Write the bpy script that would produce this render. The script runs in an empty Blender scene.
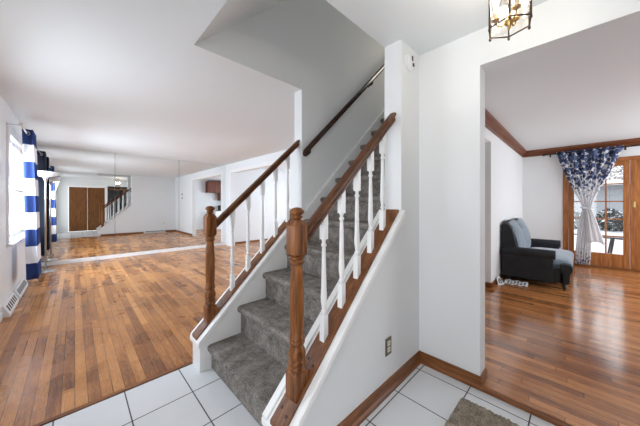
import bpy, bmesh, math, random
from mathutils import Vector, Matrix
random.seed(7)
S = bpy.context.scene
COL = S.collection
PI = math.pi

# ------------------------------------------------------------------ camera
cam_d = bpy.data.cameras.new('camera')
cam = bpy.data.objects.new('camera', cam_d)
COL.objects.link(cam)
cam.location = (0, 0, 1.256)
cam.rotation_euler = (math.radians(90), 0, math.radians(-44.216))
cam_d.sensor_width = 36
cam_d.lens = 251.994 / 640 * 36
cam_d.shift_y = -(213 - 203.82) / 640
cam_d.clip_start = 0.02
S.camera = cam

# ------------------------------------------------------------------ world, lights, exposure
W = bpy.data.worlds.new('world'); S.world = W
W.use_nodes = True
bg = W.node_tree.nodes['Background']
bg.inputs[0].default_value = (0.93, 0.96, 1.0, 1)
bg.inputs[1].default_value = 2.2


def area(name, loc, target, sx, sy, power, color=(1, 1, 1), spread=180):
    d = bpy.data.lights.new(name, 'AREA')
    d.shape = 'RECTANGLE'; d.size = sx; d.size_y = sy; d.energy = power; d.color = color; d.spread = math.radians(spread)
    o = bpy.data.objects.new(name, d); COL.objects.link(o)
    o.location = loc
    v = Vector(target) - Vector(loc)
    o.rotation_euler = v.to_track_quat('-Z', 'Y').to_euler()
    return o


DAY = (0.95, 0.98, 1.03)
DAYB = (0.82, 0.965, 1.13)
# daylight in the living room window, then fill lights added in unseen places
area('daylight_living_window', (-0.68, 5.85, 1.45), (1, 5.85, 0.70), 2.1, 1.25, 86, DAYB, 145)
area('fill_living_side', (-0.68, 2.9, 1.45), (1, 3.2, 0.95), 1.4, 1.25, 13, DAYB, 170)  # fill light in an added, unseen second opening of the left wall
area('fill_entry', (-0.68, 0.15, 1.25), (1, 0.15, 0.95), 1.2, 1.9, 3.5, DAY)  # added fill light in an unseen opening behind the camera
area('fill_den', (5.7, -2.66, 1.45), (5.5, 0, 1.3), 2.6, 1.5, 44, (0.91, 0.98, 1.06), 170)  # added fill light on the unseen side of the den
area('fill_kitchen', (6.58, 5.0, 1.45), (4, 5.0, 1.2), 2.2, 1.4, 72, DAYB)  # added fill light in an invented kitchen opening
area('fill_upper_hall', (5.4, 1.5, 4.7), (3.0, 1.5, 3.0), 0.8, 0.8, 15, (1, 0.92, 0.80))  # added fill light under the upper ceiling, no daylight opening there

S.view_settings.view_transform = 'Standard'
S.view_settings.look = 'None'
S.view_settings.gamma = 1
S.view_settings.use_curve_mapping = False
S.view_settings.exposure = 0.34
S.cycles.max_bounces = 10
S.cycles.diffuse_bounces = 6
S.cycles.glossy_bounces = 5
S.cycles.transparent_max_bounces = 12
S.cycles.use_denoising = True
S.cycles.caustics_reflective = True
S.cycles.caustics_refractive = False

# ------------------------------------------------------------------ constants of the place
H = 2.44
XF, YS, YJ, ZH = 1.974, 0.891, 0.469, 2.198
XW, YWI, YWO, YR, XE = 0.636, 2.0, 2.122, 1.028, 1.683
XL, XM, YM = -0.576, 3.308, 7.524
XD = 7.321
YC = -0.80
M = 0.95


def zcap(x): return 0.22 + M * (x - 0.65)
def znose(i): return 0.187 + 0.228 * (i - 1)
def xnose(i): return 0.717 + 0.2385 * (i - 1)


# ------------------------------------------------------------------ materials
def new_mat(name):
    m = bpy.data.materials.new(name); m.use_nodes = True
    nt = m.node_tree
    return m, nt, nt.nodes['Principled BSDF']


def plain(name, c, rough=0.5, metal=0.0, bump=0.0, bscale=60, var=0.0, vscale=8, emit=None, sheen=0.0):
    m, nt, b = new_mat(name)
    b.inputs['Base Color'].default_value = (*c, 1)
    b.inputs['Roughness'].default_value = rough
    b.inputs['Metallic'].default_value = metal
    if sheen:
        b.inputs['Sheen Weight'].default_value = sheen
        b.inputs['Sheen Roughness'].default_value = 0.4
    tc = nt.nodes.new('ShaderNodeTexCoord')
    if var:
        n = nt.nodes.new('ShaderNodeTexNoise'); n.inputs['Scale'].default_value = vscale
        n.inputs['Detail'].default_value = 4
        nt.links.new(tc.outputs['Object'], n.inputs['Vector'])
        r = nt.nodes.new('ShaderNodeValToRGB')
        r.color_ramp.elements[0].position = 0.3; r.color_ramp.elements[1].position = 0.7
        r.color_ramp.elements[0].color = (*[x * (1 - var) for x in c], 1)
        r.color_ramp.elements[1].color = (*[min(1, x * (1 + var)) for x in c], 1)
        nt.links.new(n.outputs['Fac'], r.inputs['Fac'])
        nt.links.new(r.outputs['Color'], b.inputs['Base Color'])
    if bump:
        n = nt.nodes.new('ShaderNodeTexNoise'); n.inputs['Scale'].default_value = bscale
        n.inputs['Detail'].default_value = 3
        nt.links.new(tc.outputs['Object'], n.inputs['Vector'])
        bp = nt.nodes.new('ShaderNodeBump'); bp.inputs['Strength'].default_value = bump
        bp.inputs['Distance'].default_value = 0.01
        nt.links.new(n.outputs['Fac'], bp.inputs['Height'])
        nt.links.new(bp.outputs['Normal'], b.inputs['Normal'])
    if emit:
        b.inputs['Emission Color'].default_value = (*emit[0], 1)
        b.inputs['Emission Strength'].default_value = emit[1]
    return m


def wood(name, dark, light, axis='Z', scale=1.0, rough=0.35, knots=0.35):
    """grain stretched along one axis of the object"""
    m, nt, b = new_mat(name)
    tc = nt.nodes.new('ShaderNodeTexCoord')
    mp = nt.nodes.new('ShaderNodeMapping')
    sc = {'X': (2, 28, 28), 'Y': (28, 2, 28), 'Z': (28, 28, 2), 'S': (4, 28, 8)}[axis]
    mp.inputs['Scale'].default_value = [k * scale for k in sc]
    nt.links.new(tc.outputs['Object'], mp.inputs['Vector'])
    n = nt.nodes.new('ShaderNodeTexNoise'); n.inputs['Scale'].default_value = 1.6
    n.inputs['Detail'].default_value = 6; n.inputs['Roughness'].default_value = 0.65
    n.inputs['Distortion'].default_value = knots
    nt.links.new(mp.outputs['Vector'], n.inputs['Vector'])
    r = nt.nodes.new('ShaderNodeValToRGB')
    r.color_ramp.elements[0].position = 0.32; r.color_ramp.elements[1].position = 0.68
    r.color_ramp.elements[0].color = (*dark, 1); r.color_ramp.elements[1].color = (*light, 1)
    nt.links.new(n.outputs['Fac'], r.inputs['Fac'])
    nt.links.new(r.outputs['Color'], b.inputs['Base Color'])
    b.inputs['Roughness'].default_value = rough
    b.inputs['Specular IOR Level'].default_value = 0.3
    return m


def plank_floor(name, cols, width, length, rough, seam=0.03, blotch=0.35, rough_var=0.15, coat=0.0):
    """boards running along Y, each with a tone of its own, worn patches, dark seams"""
    m, nt, b = new_mat(name)
    N, L = nt.nodes.new, nt.links.new

    def math_(op, a, bb=None):
        n = N('ShaderNodeMath'); n.operation = op
        for k, v in ((0, a), (1, bb)):
            if v is None: continue
            if isinstance(v, (int, float)): n.inputs[k].default_value = v
            else: L(v, n.inputs[k])
        return n.outputs[0]
    tc = N('ShaderNodeTexCoord')
    sp = N('ShaderNodeSeparateXYZ'); L(tc.outputs['Object'], sp.inputs[0])
    u = math_('DIVIDE', sp.outputs['X'], width)
    iu = math_('FLOOR', u)
    wn1 = N('ShaderNodeTexWhiteNoise'); wn1.noise_dimensions = '1D'; L(iu, wn1.inputs['W'])
    v = math_('ADD', math_('DIVIDE', sp.outputs['Y'], length), math_('MULTIPLY', wn1.outputs['Value'], 7.0))
    iv = math_('FLOOR', v)
    cb = N('ShaderNodeCombineXYZ'); L(iu, cb.inputs[0]); L(iv, cb.inputs[1])
    wn = N('ShaderNodeTexWhiteNoise'); wn.noise_dimensions = '3D'; L(cb.outputs[0], wn.inputs['Vector'])
    # grain
    mp = N('ShaderNodeMapping'); mp.inputs['Scale'].default_value = (38, 2.6, 1)
    ad = N('ShaderNodeVectorMath'); ad.operation = 'ADD'
    sc = N('ShaderNodeVectorMath'); sc.operation = 'SCALE'; sc.inputs['Scale'].default_value = 9.0
    L(wn.outputs['Color'], sc.inputs[0]); L(tc.outputs['Object'], mp.inputs['Vector'])
    L(mp.outputs['Vector'], ad.inputs[0]); L(sc.outputs[0], ad.inputs[1])
    gr = N('ShaderNodeTexNoise'); gr.inputs['Scale'].default_value = 1.0; gr.inputs['Detail'].default_value = 6
    gr.inputs['Roughness'].default_value = 0.7; gr.inputs['Distortion'].default_value = 0.25
    L(ad.outputs[0], gr.inputs['Vector'])
    bl = N('ShaderNodeTexNoise'); bl.inputs['Scale'].default_value = 1.7; bl.inputs['Detail'].default_value = 2
    bl.inputs['Roughness'].default_value = 0.6
    L(tc.outputs['Object'], bl.inputs['Vector'])
    mpf = N('ShaderNodeMapping'); mpf.inputs['Scale'].default_value = (150, 16, 1)
    L(tc.outputs['Object'], mpf.inputs['Vector'])
    fg = N('ShaderNodeTexNoise'); fg.inputs['Scale'].default_value = 1.0; fg.inputs['Detail'].default_value = 3
    L(mpf.outputs['Vector'], fg.inputs['Vector'])
    t = math_('ADD', math_('MULTIPLY', wn.outputs['Value'], 0.46), math_('MULTIPLY', gr.outputs['Fac'], 0.75))
    t = math_('ADD', t, math_('MULTIPLY', math_('SUBTRACT', fg.outputs['Fac'], 0.60), 0.6))
    t = math_('ADD', t, math_('MULTIPLY', math_('SUBTRACT', bl.outputs['Fac'], 0.5), blotch * 2))
    rp = N('ShaderNodeValToRGB')
    rp.color_ramp.interpolation = 'B_SPLINE'
    for k in range(len(cols) - 2): rp.color_ramp.elements.new(0.5)
    for k, c in enumerate(cols):
        rp.color_ramp.elements[k].position = 0.12 + 0.72 * k / (len(cols) - 1)
        rp.color_ramp.elements[k].color = (*c, 1)
    L(t, rp.inputs['Fac'])
    b.inputs['Coat Weight'].default_value = coat; b.inputs['Coat Roughness'].default_value = 0.14
    # seams
    fu = math_('FRACT', u); du = math_('MINIMUM', fu, math_('SUBTRACT', 1.0, fu))
    fv = math_('FRACT', v); dv = math_('MULTIPLY', math_('MINIMUM', fv, math_('SUBTRACT', 1.0, fv)), length / width)
    d = math_('MINIMUM', du, dv)
    sm = math_('LESS_THAN', d, seam)
    mx = N('ShaderNodeMix'); mx.data_type = 'RGBA'
    L(math_('MULTIPLY', sm, 0.75), mx.inputs['Factor'])
    L(rp.outputs['Color'], mx.inputs[6]); mx.inputs[7].default_value = (*[x * 0.25 for x in cols[0]], 1)
    L(mx.outputs[2], b.inputs['Base Color'])
    L(math_('ADD', math_('MULTIPLY', bl.outputs['Fac'], rough_var * 2), rough - rough_var), b.inputs['Roughness'])
    bp = N('ShaderNodeBump'); bp.inputs['Strength'].default_value = 0.15; bp.inputs['Distance'].default_value = 0.004
    L(math_('SUBTRACT', gr.outputs['Fac'], sm), bp.inputs['Height'])
    L(bp.outputs['Normal'], b.inputs['Normal'])
    return m


def tile_mat():
    m, nt, b = new_mat('tile')
    N, L = nt.nodes.new, nt.links.new

    def math_(op, a, bb=None):
        n = N('ShaderNodeMath'); n.operation = op
        for k, v in ((0, a), (1, bb)):
            if v is None: continue
            if isinstance(v, (int, float)): n.inputs[k].default_value = v
            else: L(v, n.inputs[k])
        return n.outputs[0]
    tc = N('ShaderNodeTexCoord'); sp = N('ShaderNodeSeparateXYZ'); L(tc.outputs['Object'], sp.inputs[0])
    ds = []
    for ax, p, off in (('X', 0.327, 0.565), ('Y', 0.32, 1.80)):
        f = math_('FRACT', math_('ADD', math_('DIVIDE', math_('SUBTRACT', sp.outputs[ax], off), p), 40.0))
        ds.append(math_('MULTIPLY', math_('MINIMUM', f, math_('SUBTRACT', 1.0, f)), p))
    d = math_('MINIMUM', ds[0], ds[1])
    g = math_('LESS_THAN', d, 0.0035)
    n = N('ShaderNodeTexNoise'); n.inputs['Scale'].default_value = 3; L(tc.outputs['Object'], n.inputs['Vector'])
    rp = N('ShaderNodeValToRGB')
    rp.color_ramp.elements[0].color = (0.655, 0.67, 0.69, 1); rp.color_ramp.elements[1].color = (0.75, 0.765, 0.78, 1)
    L(n.outputs['Fac'], rp.inputs['Fac'])
    mx = N('ShaderNodeMix'); mx.data_type = 'RGBA'
    L(g, mx.inputs['Factor']); L(rp.outputs['Color'], mx.inputs[6]); mx.inputs[7].default_value = (0.08, 0.08, 0.08, 1)
    L(mx.outputs[2], b.inputs['Base Color'])
    L(math_('ADD', math_('MULTIPLY', g, 0.5), 0.28), b.inputs['Roughness'])
    bp = N('ShaderNodeBump'); bp.inputs['Strength'].default_value = 0.4; bp.inputs['Distance'].default_value = 0.003
    L(math_('SUBTRACT', 1.0, g), bp.inputs['Height']); L(bp.outputs['Normal'], b.inputs['Normal'])
    return m


def carpet_mat(name, dark, light, scale=1.0):
    m, nt, b = new_mat(name)
    N, L = nt.nodes.new, nt.links.new
    tc = N('ShaderNodeTexCoord')
    n1 = N('ShaderNodeTexNoise'); n1.inputs['Scale'].default_value = 14 * scale; n1.inputs['Detail'].default_value = 6
    n1.inputs['Roughness'].default_value = 0.7
    n2 = N('ShaderNodeTexNoise'); n2.inputs['Scale'].default_value = 150 * scale; n2.inputs['Detail'].default_value = 3
    for n in (n1, n2): L(tc.outputs['Object'], n.inputs['Vector'])
    a = N('ShaderNodeMath'); a.operation = 'ADD'
    L(n1.outputs['Fac'], a.inputs[0]); L(n2.outputs['Fac'], a.inputs[1])
    rp = N('ShaderNodeValToRGB')
    rp.color_ramp.elements[0].position = 0.36; rp.color_ramp.elements[1].position = 0.64
    rp.color_ramp.elements[0].color = (*dark, 1); rp.color_ramp.elements[1].color = (*light, 1)
    h = N('ShaderNodeMath'); h.operation = 'MULTIPLY'; h.inputs[1].default_value = 0.5
    L(a.outputs[0], h.inputs[0]); L(h.outputs[0], rp.inputs['Fac'])
    L(rp.outputs['Color'], b.inputs['Base Color'])
    b.inputs['Roughness'].default_value = 0.95
    bp = N('ShaderNodeBump'); bp.inputs['Strength'].default_value = 0.7; bp.inputs['Distance'].default_value = 0.008
    L(a.outputs[0], bp.inputs['Height']); L(bp.outputs['Normal'], b.inputs['Normal'])
    return m


def stripe_mat(name, c1, c2, pitch, off):
    m, nt, b = new_mat(name)
    N, L = nt.nodes.new, nt.links.new
    tc = N('ShaderNodeTexCoord'); sp = N('ShaderNodeSeparateXYZ'); L(tc.outputs['Object'], sp.inputs[0])
    a = N('ShaderNodeMath'); a.operation = 'MULTIPLY_ADD'; L(sp.outputs['Z'], a.inputs[0])
    a.inputs[1].default_value = 1 / pitch; a.inputs[2].default_value = off
    f = N('ShaderNodeMath'); f.operation = 'FRACT'; L(a.outputs[0], f.inputs[0])
    g = N('ShaderNodeMath'); g.operation = 'LESS_THAN'; L(f.outputs[0], g.inputs[0]); g.inputs[1].default_value = 0.5
    mx = N('ShaderNodeMix'); mx.data_type = 'RGBA'
    L(g.outputs[0], mx.inputs['Factor']); mx.inputs[6].default_value = (*c1, 1); mx.inputs[7].default_value = (*c2, 1)
    L(mx.outputs[2], b.inputs['Base Color']); b.inputs['Roughness'].default_value = 0.85
    return m


def floral_mat(name):
    """white cloth printed with navy flowers: dense at the top, sparse in the middle, a band at the hem (object z from the hem up)"""
    m, nt, b = new_mat(name)
    N, L = nt.nodes.new, nt.links.new
    tc = N('ShaderNodeTexCoord'); sp = N('ShaderNodeSeparateXYZ'); L(tc.outputs['Object'], sp.inputs[0])
    v = N('ShaderNodeTexVoronoi'); v.inputs['Scale'].default_value = 17; v.feature = 'F1'
    n = N('ShaderNodeTexNoise'); n.inputs['Scale'].default_value = 24; n.inputs['Detail'].default_value = 3
    L(tc.outputs['Object'], v.inputs['Vector']); L(tc.outputs['Object'], n.inputs['Vector'])
    s = N('ShaderNodeMath'); s.operation = 'MULTIPLY_ADD'; L(n.outputs['Fac'], s.inputs[0]); s.inputs[1].default_value = 1.0
    L(v.outputs['Distance'], s.inputs[2])          # low near flower centres
    th = N('ShaderNodeValToRGB')                   # threshold by height
    e = th.color_ramp.elements
    e[0].position = 0.0; e[0].color = (0.92,) * 3 + (1,)
    e[1].position = 0.16; e[1].color = (0.60,) * 3 + (1,)
    for p, c in ((0.24, 0.25), (0.50, 0.30), (0.60, 0.70), (0.74, 1.06), (1.0, 1.24)):
        k = e.new(p); k.color = (c, c, c, 1)
    hz = N('ShaderNodeMath'); hz.operation = 'MULTIPLY'; hz.inputs[1].default_value = 1 / 2.27
    L(sp.outputs['Z'], hz.inputs[0]); L(hz.outputs[0], th.inputs['Fac'])
    lt = N('ShaderNodeMath'); lt.operation = 'LESS_THAN'; L(s.outputs[0], lt.inputs[0]); L(th.outputs['Color'], lt.inputs[1])
    tone = N('ShaderNodeMix'); tone.data_type = 'RGBA'
    L(v.outputs['Color'], tone.inputs['Factor'])
    tone.inputs[6].default_value = (0.010, 0.017, 0.070, 1); tone.inputs[7].default_value = (0.20, 0.27, 0.50, 1)
    mx = N('ShaderNodeMix'); mx.data_type = 'RGBA'
    L(lt.outputs[0], mx.inputs['Factor']); mx.inputs[6].default_value = (0.90, 0.90, 0.91, 1)
    L(tone.outputs[2], mx.inputs[7])
    L(mx.outputs[2], b.inputs['Base Color']); b.inputs['Roughness'].default_value = 0.9
    tr = N('ShaderNodeBsdfTranslucent'); L(mx.outputs[2], tr.inputs['Color'])
    ms = N('ShaderNodeMixShader'); ms.inputs[0].default_value = 0.5
    out = nt.nodes['Material Output']
    L(b.outputs[0], ms.inputs[1]); L(tr.outputs[0], ms.inputs[2]); L(ms.outputs[0], out.inputs['Surface'])
    return m


def glass_mat(name, tint=(1, 1, 1), refl=0.08):
    m, nt, b = new_mat(name)
    N, L = nt.nodes.new, nt.links.new
    nt.nodes.remove(b)
    t = N('ShaderNodeBsdfTransparent'); t.inputs[0].default_value = (*tint, 1)
    g = N('ShaderNodeBsdfGlossy'); g.inputs['Roughness'].default_value = 0.02
    ms = N('ShaderNodeMixShader'); ms.inputs[0].default_value = refl
    L(t.outputs[0], ms.inputs[1]); L(g.outputs[0], ms.inputs[2])
    L(ms.outputs[0], nt.nodes['Material Output'].inputs['Surface'])
    return m


def snowy_mat(name, base, snow=(0.85, 0.87, 0.9), thr=0.35):
    m, nt, b = new_mat(name)
    N, L = nt.nodes.new, nt.links.new
    g = N('ShaderNodeNewGeometry'); sp = N('ShaderNodeSeparateXYZ'); L(g.outputs['Normal'], sp.inputs[0])
    tc = N('ShaderNodeTexCoord')
    n = N('ShaderNodeTexNoise'); n.inputs['Scale'].default_value = 12; L(tc.outputs['Object'], n.inputs['Vector'])
    a = N('ShaderNodeMath'); a.operation = 'MULTIPLY_ADD'; L(n.outputs['Fac'], a.inputs[0]); a.inputs[1].default_value = 0.8
    L(sp.outputs['Z'], a.inputs[2])
    gt = N('ShaderNodeMath'); gt.operation = 'GREATER_THAN'; L(a.outputs[0], gt.inputs[0]); gt.inputs[1].default_value = thr
    mx = N('ShaderNodeMix'); mx.data_type = 'RGBA'; L(gt.outputs[0], mx.inputs['Factor'])
    mx.inputs[6].default_value = (*base, 1); mx.inputs[7].default_value = (*snow, 1)
    L(mx.outputs[2], b.inputs['Base Color']); b.inputs['Roughness'].default_value = 0.9
    return m


WALL = plain('wall_paint', (0.785, 0.80, 0.805), 0.55, bump=0.012, bscale=60)
CEIL = plain('ceiling_paint', (0.775, 0.805, 0.82), 0.75, bump=0.05, bscale=70)
TRIMW = plain('white_trim_paint', (0.84, 0.84, 0.83), 0.35, var=0.02)
FLOOR_L = plank_floor('oak_boards', [(0.085, 0.025, 0.005), (0.27, 0.092, 0.022), (0.46, 0.188, 0.050), (0.64, 0.295, 0.095)], 0.062, 1.3, 0.28, rough_var=0.1)
FLOOR_D = plank_floor('walnut_boards', [(0.09, 0.027, 0.007), (0.28, 0.098, 0.028), (0.47, 0.185, 0.056), (0.64, 0.28, 0.10)], 0.058, 1.1, 0.17, blotch=0.25, rough_var=0.06, coat=0.6)
TILE = tile_mat()
CARPET = carpet_mat('stair_carpet', (0.045, 0.037, 0.030), (0.375, 0.338, 0.305))
MATM = carpet_mat('shag_mat', (0.13, 0.105, 0.075), (0.50, 0.43, 0.34), 1.4)
OAK = wood('newel_oak', (0.040, 0.009, 0.0015), (0.33, 0.115, 0.026), 'Z', knots=0.6)
BOARDW = wood('shoe_oak', (0.085, 0.028, 0.010), (0.25, 0.10, 0.038), 'S')
RAILW = wood('rail_oak', (0.045, 0.014, 0.005), (0.165, 0.06, 0.021), 'S')
BASEW = wood('baseboard_wood_x', (0.10, 0.031, 0.009), (0.30, 0.115, 0.038), 'X')
BASEWY = wood('baseboard_wood_y', (0.10, 0.031, 0.009), (0.30, 0.115, 0.038), 'Y')
CROWN = wood('crown_wood', (0.11, 0.034, 0.014), (0.23, 0.083, 0.037), 'Y')
CROWNX = wood('crown_wood_x', (0.11, 0.034, 0.014), (0.23, 0.083, 0.037), 'X')
DOORW = wood('door_fir', (0.22, 0.070, 0.017), (0.50, 0.195, 0.060), 'Z')
CLOSETW = wood('closet_oak', (0.10, 0.036, 0.009), (0.24, 0.10, 0.03), 'Z')
CABW = wood('cabinet_cherry', (0.10, 0.026, 0.012), (0.22, 0.065, 0.03), 'Z')
DARKRAIL = wood('wall_rail_stain', (0.018, 0.009, 0.006), (0.055, 0.025, 0.017), 'S', rough=0.2)
PLUG = plain('wood_plug', (0.03, 0.012, 0.006), 0.5, var=0.2)
BLACK = plain('black_iron', (0.012, 0.012, 0.012), 0.4, metal=0.3, var=0.1)
BRONZE = plain('bronze', (0.085, 0.058, 0.040), 0.35, metal=0.8, var=0.2)
BRASS = plain('brass', (0.62, 0.42, 0.16), 0.25, metal=1.0, var=0.1)
IVORY = plain('ivory_plastic', (0.75, 0.71, 0.6), 0.4, var=0.02)
PLATEM = plain('aged_brass_plate', (0.17, 0.145, 0.10), 0.4, metal=0.6, var=0.15)
WPLAST = plain('white_plastic', (0.82, 0.82, 0.82), 0.35, var=0.01)
DARK = plain('dark_slot', (0.02, 0.02, 0.02), 0.6, var=0.1)
NICKEL = plain('brushed_nickel', (0.55, 0.55, 0.54), 0.3, metal=0.9, var=0.05)
NAVY = plain('navy_cloth', (0.006, 0.009, 0.022), 0.85, var=0.15)
CHAR = plain('charcoal_velvet', (0.011, 0.0125, 0.015), 0.75, bump=0.15, bscale=200, var=0.3, sheen=0.06)
SLATE = plain('slate_velvet', (0.16, 0.21, 0.26), 0.65, var=0.3, vscale=7, sheen=0.5)
LEGW = plain('ebony_leg', (0.014, 0.009, 0.007), 0.3, var=0.1)
STRIPE = stripe_mat('striped_cloth', (0.80, 0.80, 0.82), (0.014, 0.040, 0.17), 0.452, 0.029)
FLORAL = floral_mat('floral_cloth')
GLASS = glass_mat('window_glass')
LGLASS = glass_mat('lantern_glass', (1, 0.99, 0.97), 0.10)
BULB = plain('bulb_glow', (1, 0.95, 0.85), 0.4, emit=((1, 0.93, 0.82), 9.0))
CANDLE = plain('candle_sleeve', (0.82, 0.66, 0.5), 0.5, var=0.05)
PAPER = plain('paper', (0.78, 0.78, 0.8), 0.6, var=0.03)
SNOW = plain('snow', (0.62, 0.65, 0.69), 0.8, bump=0.4, bscale=5, var=0.04)
SIDING = plain('garage_siding', (0.30, 0.315, 0.335), 0.7, var=0.06)
SHINGLE = snowy_mat('roof_shingle', (0.13, 0.11, 0.10), thr=1.28)
SHRUBM = snowy_mat('snowy_shrub', (0.016, 0.030, 0.026), snow=(0.6, 0.63, 0.67), thr=1.02)
mm, nt_, b_ = new_mat('mirror_silver')
b_.inputs['Base Color'].default_value = (0.86, 0.87, 0.86, 1); b_.inputs['Metallic'].default_value = 1
b_.inputs['Roughness'].default_value = 0.0
MIRROR = mm


# ------------------------------------------------------------------ mesh helpers
class MB:
    def __init__(self):
        self.v, self.f, self.s = [], [], []

    def add(self, vs, fs, smooth=False):
        o = len(self.v)
        self.v += [tuple(x) for x in vs]
        for f in fs:
            self.f.append([i + o for i in f]); self.s.append(smooth)
        return self

    def box(self, x0, x1, y0, y1, z0, z1):
        vs = [(x0, y0, z0), (x1, y0, z0), (x1, y1, z0), (x0, y1, z0), (x0, y0, z1), (x1, y0, z1), (x1, y1, z1), (x0, y1, z1)]
        return self.add(vs, [(0, 3, 2, 1), (4, 5, 6, 7), (0, 1, 5, 4), (1, 2, 6, 5), (2, 3, 7, 6), (3, 0, 4, 7)])

    def prism(self, pts, axis, a, b, smooth=False):
        """polygon extruded along an axis; pts are the two other coordinates in xyz order"""
        n = len(pts)

        def P(p, t):
            return {'X': (t, p[0], p[1]), 'Y': (p[0], t, p[1]), 'Z': (p[0], p[1], t)}[axis]
        vs = [P(p, a) for p in pts] + [P(p, b) for p in pts]
        o = len(self.v)
        self.add(vs, [(i, (i + 1) % n, n + (i + 1) % n, n + i) for i in range(n)], smooth)
        self.add([], [])
        self.f.append([o + i for i in range(n)][::-1]); self.s.append(False)
        self.f.append([o + n + i for i in range(n)]); self.s.append(False)
        return self

    def lathe(self, prof, c, seg=20, axis='Z', smooth=True):
        """prof = [(r, t)] along the axis from c"""
        vs, fs = [], []
        for r, t in prof:
            for k in range(seg):
                a = 2 * PI * k / seg
                u, w = r * math.cos(a), r * math.sin(a)
                vs.append({'Z': (c[0] + u, c[1] + w, c[2] + t), 'Y': (c[0] + u, c[1] + t, c[2] + w), 'X': (c[0] + t, c[1] + u, c[2] + w)}[axis])
        for j in range(len(prof) - 1):
            for k in range(seg):
                k2 = (k + 1) % seg
                fs.append((j * seg + k, j * seg + k2, (j + 1) * seg + k2, (j + 1) * seg + k))
        fs.append(tuple(range(seg))[::-1]); fs.append(tuple((len(prof) - 1) * seg + k for k in range(seg)))
        return self.add(vs, fs, smooth)

    def tube(self, path, r, seg=10, up=(0, 0, 1)):
        path = [Vector(p) for p in path]
        vs, fs = [], []
        for i, p in enumerate(path):
            d = (path[min(i + 1, len(path) - 1)] - path[max(i - 1, 0)]).normalized()
            a = d.cross(Vector(up))
            if a.length < 1e-4: a = d.cross(Vector((1, 0, 0)))
            a.normalize(); b = d.cross(a)
            rr = r[i] if isinstance(r, (list, tuple)) else r
            for k in range(seg):
                t = 2 * PI * k / seg
                vs.append(p + a * rr * math.cos(t) + b * rr * math.sin(t))
        for j in range(len(path) - 1):
            for k in range(seg):
                k2 = (k + 1) % seg
                fs.append((j * seg + k, j * seg + k2, (j + 1) * seg + k2, (j + 1) * seg + k))
        fs.append(tuple(range(seg))[::-1]); fs.append(tuple((len(path) - 1) * seg + k for k in range(seg)))
        return self.add(vs, fs, True)

    def grid(self, fn, nu, nv, thick=None):
        """surface fn(u,v) -> xyz, u,v in 0..1"""
        vs = [fn(i / nu, j / nv) for j in range(nv + 1) for i in range(nu + 1)]
        fs = [(j * (nu + 1) + i, j * (nu + 1) + i + 1, (j + 1) * (nu + 1) + i + 1, (j + 1) * (nu + 1) + i) for j in range(nv) for i in range(nu)]
        return self.add(vs, fs, True)

    def build(self, name, mat, parent=None, bevel=0.0, seg=2, solid=0.0, subsurf=0, kind=None, recalc=True, origin=None):
        me = bpy.data.meshes.new(name)
        if origin is None:
            if parent is None and kind != 'structure':
                lo = [min(v[k] for v in self.v) for k in range(3)]; hi = [max(v[k] for v in self.v) for k in range(3)]
                origin = Vector(((lo[0] + hi[0]) / 2, (lo[1] + hi[1]) / 2, lo[2]))
            else:
                origin = Vector(parent['_w']) if parent is not None else Vector((0, 0, 0))
        origin = Vector(origin)
        me.from_pydata([tuple(Vector(v) - origin) for v in self.v], [], self.f)
        for p, s in zip(me.polygons, self.s): p.use_smooth = s
        if recalc:
            bm = bmesh.new(); bm.from_mesh(me)
            bmesh.ops.recalc_face_normals(bm, faces=bm.faces)
            bm.to_mesh(me); bm.free()
        me.materials.append(mat)
        o = bpy.data.objects.new(name, me); COL.objects.link(o)
        o['_w'] = list(origin)
        if parent is not None:
            o.parent = parent; o.location = origin - Vector(parent['_w'])
        else:
            o.location = origin
        if solid:
            s = o.modifiers.new('solid', 'SOLIDIFY'); s.thickness = solid; s.offset = 0
        if bevel:
            b = o.modifiers.new('bevel', 'BEVEL'); b.width = bevel; b.segments = seg; b.limit_method = 'ANGLE'
            b.angle_limit = math.radians(40)
        if subsurf:
            s = o.modifiers.new('sub', 'SUBSURF'); s.levels = subsurf; s.render_levels = subsurf
        if kind: o['kind'] = kind
        return o


def B(*a): return MB().box(*a)


def thing(name, label, cat, loc, group=None):
    o = bpy.data.objects.new(name, None); COL.objects.link(o)
    o.location = loc; o['_w'] = list(loc); o.empty_display_size = 0.1
    o['label'] = label; o['category'] = cat
    if group: o['group'] = group
    return o


def tag(o, label, cat, group=None):
    o['label'] = label; o['category'] = cat
    if group: o['group'] = group
    return o


def struct(name, mb, mat, label=None, cat=None, parent=None, **k):
    o = mb.build(name, mat, parent, kind='structure' if parent is None else None, **k)
    if label: o['label'] = label; o['category'] = cat
    return o


def cutbox(mb, x0, x1, y0, y1, z0, z1, holes, axis):
    """wall slab with rectangular holes [(a0,a1,z0,z1)] along its length axis, made of abutting boxes"""
    A0, A1 = (x0, x1) if axis == 'X' else (y0, y1)
    cuts = sorted({A0, A1, *[h[0] for h in holes], *[h[1] for h in holes]})
    for a, b in zip(cuts, cuts[1:]):
        if a < A0 or b > A1: continue
        spans = sorted([(h[2], h[3]) for h in holes if h[0] <= a and h[1] >= b])
        z = z0
        for s0, s1 in spans + [(z1, z1)]:
            if s0 > z + 1e-6:
                if axis == 'X': mb.box(a, b, y0, y1, z, s0)
                else: mb.box(x0, x1, a, b, z, s0)
            z = s1
    return mb


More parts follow.
